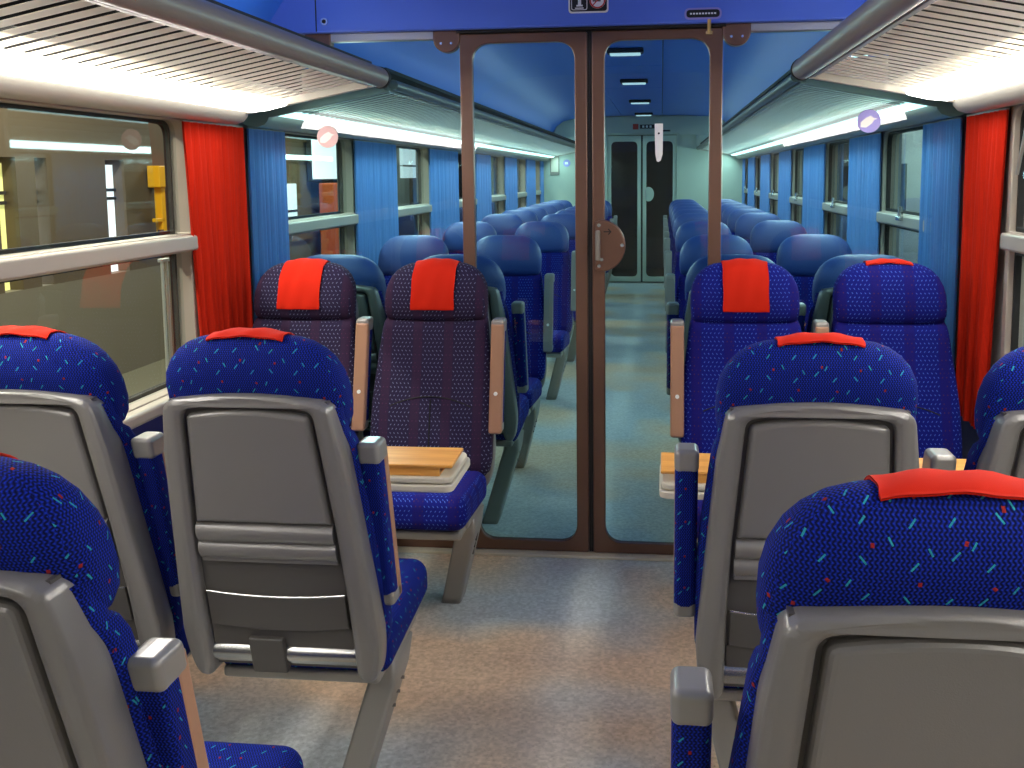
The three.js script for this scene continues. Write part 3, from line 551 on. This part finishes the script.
// ---------------------------------------------------------------- folding tables
for (const s of [-1, 1]) {
  const g = thing('folding_table', s < 0 ? 'folded wooden table between purple and blue seats, yellow post side' : 'folded wooden table between the blue seats, handle plate side', 'table', [0, 0, 0]);
  const top = (x0, x1, d0, d1, r) => { const a = Math.min(s * x0, s * x1), b = Math.max(s * x0, s * x1); return rounded(a, d0, b, d1, s > 0 ? [r, 0.004, 0.004, r * 2] : [0.004, r, r * 2, 0.004]); };
  const flat = (sh, y0, h, bev) => ext(sh, h, bev).rotateX(-Math.PI / 2).translate(0, y0, 0);
  const base = part('lower_board', boxUV(flat(top(1.4, 0.272, 2.52, 2.82, 0.03), 0.685, 0.02, 0.004)), M.tableEdge, g);
  part('middle_board', boxUV(flat(top(1.4, 0.277, 2.525, 2.8, 0.03), 0.708, 0.016, 0.004)), M.tableEdge, g);
  part('hinge', bx(s * 0.5, s * 0.56, 0.688, 0.724, -2.512, -2.53, 0.003), M.tube, base);
  part('front_lip', boxUV(bx(s * 1.39, s * 0.31, 0.7245, 0.75, -2.54, -2.552, 0.002)), M.wood, g);
  part('folded_leaf', boxUV(box(1.1, 0.009, 0.16, 0, 0, -0.08, 0.003).rotateX(0.03).translate(s * 0.825, 0.752, -2.535)), M.wood, g);
  part('inner_leaf', boxUV(bx(s * 1.39, s * 0.31, 0.7245, 0.732, -2.555, -2.78, 0.002)), M.wood, g);
  part('support_leg', bx(s * 1.3, s * 1.34, 0, 0.685, -2.64, -2.7, 0.01), M.pedestal, g);
}

// ---------------------------------------------------------------- the station outside, seen through the windows
{
  const lit = (hex, k) => S({ color: hex, emissive: new THREE.Color(hex), emissiveIntensity: k, roughness: 0.6 });
  const O = { pave: S({ color: 0x6e6a56, roughness: 0.8 }), panel: S({ color: 0x7a6a50, roughness: 0.6 }), panel2: S({ color: 0x60523e, roughness: 0.6 }), pilaster: S({ color: 0x7c7464, roughness: 0.6 }), dark: S({ color: 0x2a2825, roughness: 0.7 }), yellow: S({ color: 0xf0b418, roughness: 0.5 }), trainWhite: S({ color: 0xdcdcd6, roughness: 0.45 }), trainGrey: S({ color: 0x54585a, roughness: 0.4 }), orange: S({ color: 0xd05a1c, roughness: 0.5 }), paneLit: lit(0xf4f6f8, 0.9), paneYellow: lit(0xf0e890, 0.6), board: lit(0xffffff, 1.1), tube: lit(0xf4f8ff, 3) };
  const pf = struct('floor_platform', 'station platform paving outside the carriage windows', 'platform'); part('paving', bx(-1.75, -9, -0.3, -0.1, 2, -22), O.pave, pf);
  part('platform_edge', bx(-1.7, -1.8, -0.3, -0.085, 2, -22), O.yellow, pf);
  const pr = struct('floor_track', 'gravel bed under the neighbouring white train', 'track bed'); part('gravel', bx(1.75, 9, -0.6, -0.5, 2, -22), O.dark, pr);
  // panelled station building
  const bw = struct('wall_station', 'brown grey panelled station building outside the window', 'building');
  const X = -4.2, open = [[0, 18], [38, 49], [108, 126]].map(([a, b]) => [-atX(a, 210, X).z, -atX(b, 210, X).z]);
  part('upper_band', bx(X, X - 0.2, 1.68, 3.6, 2, -22), O.panel2, bw); part('plinth', bx(X, X - 0.2, -0.1, 0.75, 2, -22), O.pilaster, bw);
  let last = -2; const cuts = [...open, [22, 22]];
  for (const [a, b] of cuts) { const n = Math.max(1, Math.round((a - last) / 0.75)); for (let k = 0; k < n; k++) { const p = last + (a - last) * k / n, q = last + (a - last) * (k + 1) / n; part('wall_panel', bx(X + (k % 2) * 0.03, X - 0.2, 0.75, 1.68, -p - 0.006, -q + 0.006), k % 2 ? O.panel : O.panel2, bw); } last = b; }
  open.forEach(([a, b], k) => { const w = part('lit_opening', bx(X - 0.1, X - 0.14, 0.75, 1.64, -a, -b), k ? O.paneLit : O.paneYellow, bw); for (const y of [0.95, 1.35, 1.42]) part('glazing_bar', bx(X - 0.08, X - 0.1, y, y + 0.025, -a, -b), O.dark, w); });
  const rf = struct('ceiling_canopy', 'dark station canopy above the platform', 'canopy'); part('canopy', bx(-1.9, -9, 3.6, 3.75, 2, -22), O.dark, rf);
  // yellow post
  const post = thing('platform_post', 'yellow post with box head fixed to the station building', 'post', [X + 0.07, 1.0, -8.44]);
  part('shaft', bx(-0.04, 0.03, 0, 0.62, 0.035, -0.035, 0.008), O.yellow, post); part('head_box', box(0.12, 0.19, 0.15, 0, 0.54, 0.03, 0.012), O.yellow, post); part('arm', box(0.04, 0.035, 0.16, 0.01, 0.16, 0.07, 0.008), O.yellow, post); part('lock', box(0.03, 0.05, 0.06, 0.02, 0.05, 0.06, 0.006), O.dark, post);
  // lit advertising board and orange machine seen through the first window behind the glass
  const bd = thing('lit_board', 'white lit advertising board on the station building', 'board', [X + 0.1, 1.75, -13.0], Math.PI / 2);
  part('panel', box(1.5, 0.5, 0.08, 0, 0, 0, 0.01), O.board, bd); part('frame', box(1.56, 0.56, 0.06, 0, 0, -0.02, 0.01), O.dark, bd);
  const mc = thing('ticket_machine', 'orange and yellow machine on the platform under the lit board', 'machine', [X + 0.3, -0.1, -12.7], Math.PI / 2);
  part('body', box(0.72, 1.55, 0.3, 0, 0.775, 0, 0.02), O.orange, mc); part('screen', box(0.32, 0.4, 0.02, 0, 1.2, 0.15, 0.005), O.paneLit, mc); part('side_band', box(0.12, 1.4, 0.01, -0.28, 0.78, 0.152), O.yellow, mc);
  for (const [d, y, w, h] of [[11.55, 1.2, 0.42, 0.5], [17.3, 1.8, 0.9, 0.6], [19.6, 1.5, 0.8, 1.1]]) { const sg = thing('lit_window', 'bright white lit opening in the station building behind the glass', 'window', [X + 0.05, y, -d], Math.PI / 2, 'bright openings along the station building'); part('pane', box(w, h, 0.06, 0, 0, 0, 0.005), O.paneLit, sg); part('glazing_bar', box(w, 0.03, 0.07, 0, -h * 0.15, 0, 0.005), O.dark, sg); }
  const tp = thing('pane_reflection', 'pair of thin white strips imitating a reflection in the lower pane', 'reflection', (q => [q.x, -0.1, q.z])(atX(164, 300, -2.6)));  // white strips placed outside to imitate a reflection in the glass
  for (const z of [0, 0.05]) part('reflection_strip', cyl(0.01, 1.15, 'y', 10).translate(0, 0.575, -z), O.trainWhite, tp); part('top_bar', box(0.03, 0.02, 0.09, 0, 1.15, -0.02, 0.004), O.trainWhite, tp);
  // white train on the other track
  const tr = thing('neighbour_train', 'white train standing on the next track outside the window', 'train', [2.5, -0.5, 0]);
  part('body', bx(0, 0.4, 0.5, 3.1, 1, -20, 0.05), O.trainWhite, tr);
  for (let k = 0; k < 5; k++) part('window_band', bx(-0.01, 0.02, 1.5, 2.1, -9.5 - k * 1.9, -10.8 - k * 1.9, 0.004), O.trainGrey, tr);
  part('roof_line', bx(-0.01, 0.3, 3.02, 3.12, 1, -20), O.trainGrey, tr);
  part('skirt', bx(0.05, 0.35, 0.1, 0.5, 1, -20), O.dark, tr);
  // station lamps
  for (const [x, d] of [[-3, 1.5], [-3, 6], [-3, 11]]) { const l = thing('station_lamp', 'fluorescent tube under the station canopy', 'lamp', [x, 3.4, -d], 0, 'tubes under the station canopy'); part('tube', box(0.08, 0.05, 1.5, 0, 0, 0, 0.02), O.tube, l); part('bracket', box(0.1, 0.17, 0.3, 0, 0.1, 0, 0.01), O.dark, l); areaLight([1, 0.93, 0.76], 230, 0.1, 1.5, [x, 3.36, -d], [x, 0, -d - 0.001]); }
  for (const d of [2.5, 9]) { const l = thing('track_lamp', 'fluorescent tube above the white train', 'lamp', [2.0, 3.5, -d], 0, 'tubes above the white train'); part('tube', box(0.08, 0.05, 1.5, 0, 0, 0, 0.02), O.tube, l); areaLight([0.95, 1, 1], 200, 0.1, 1.5, [2.0, 3.46, -d], [2.4, 1, -d - 0.001]); }
}
shade(scene);
renderer.render(scene, camera);
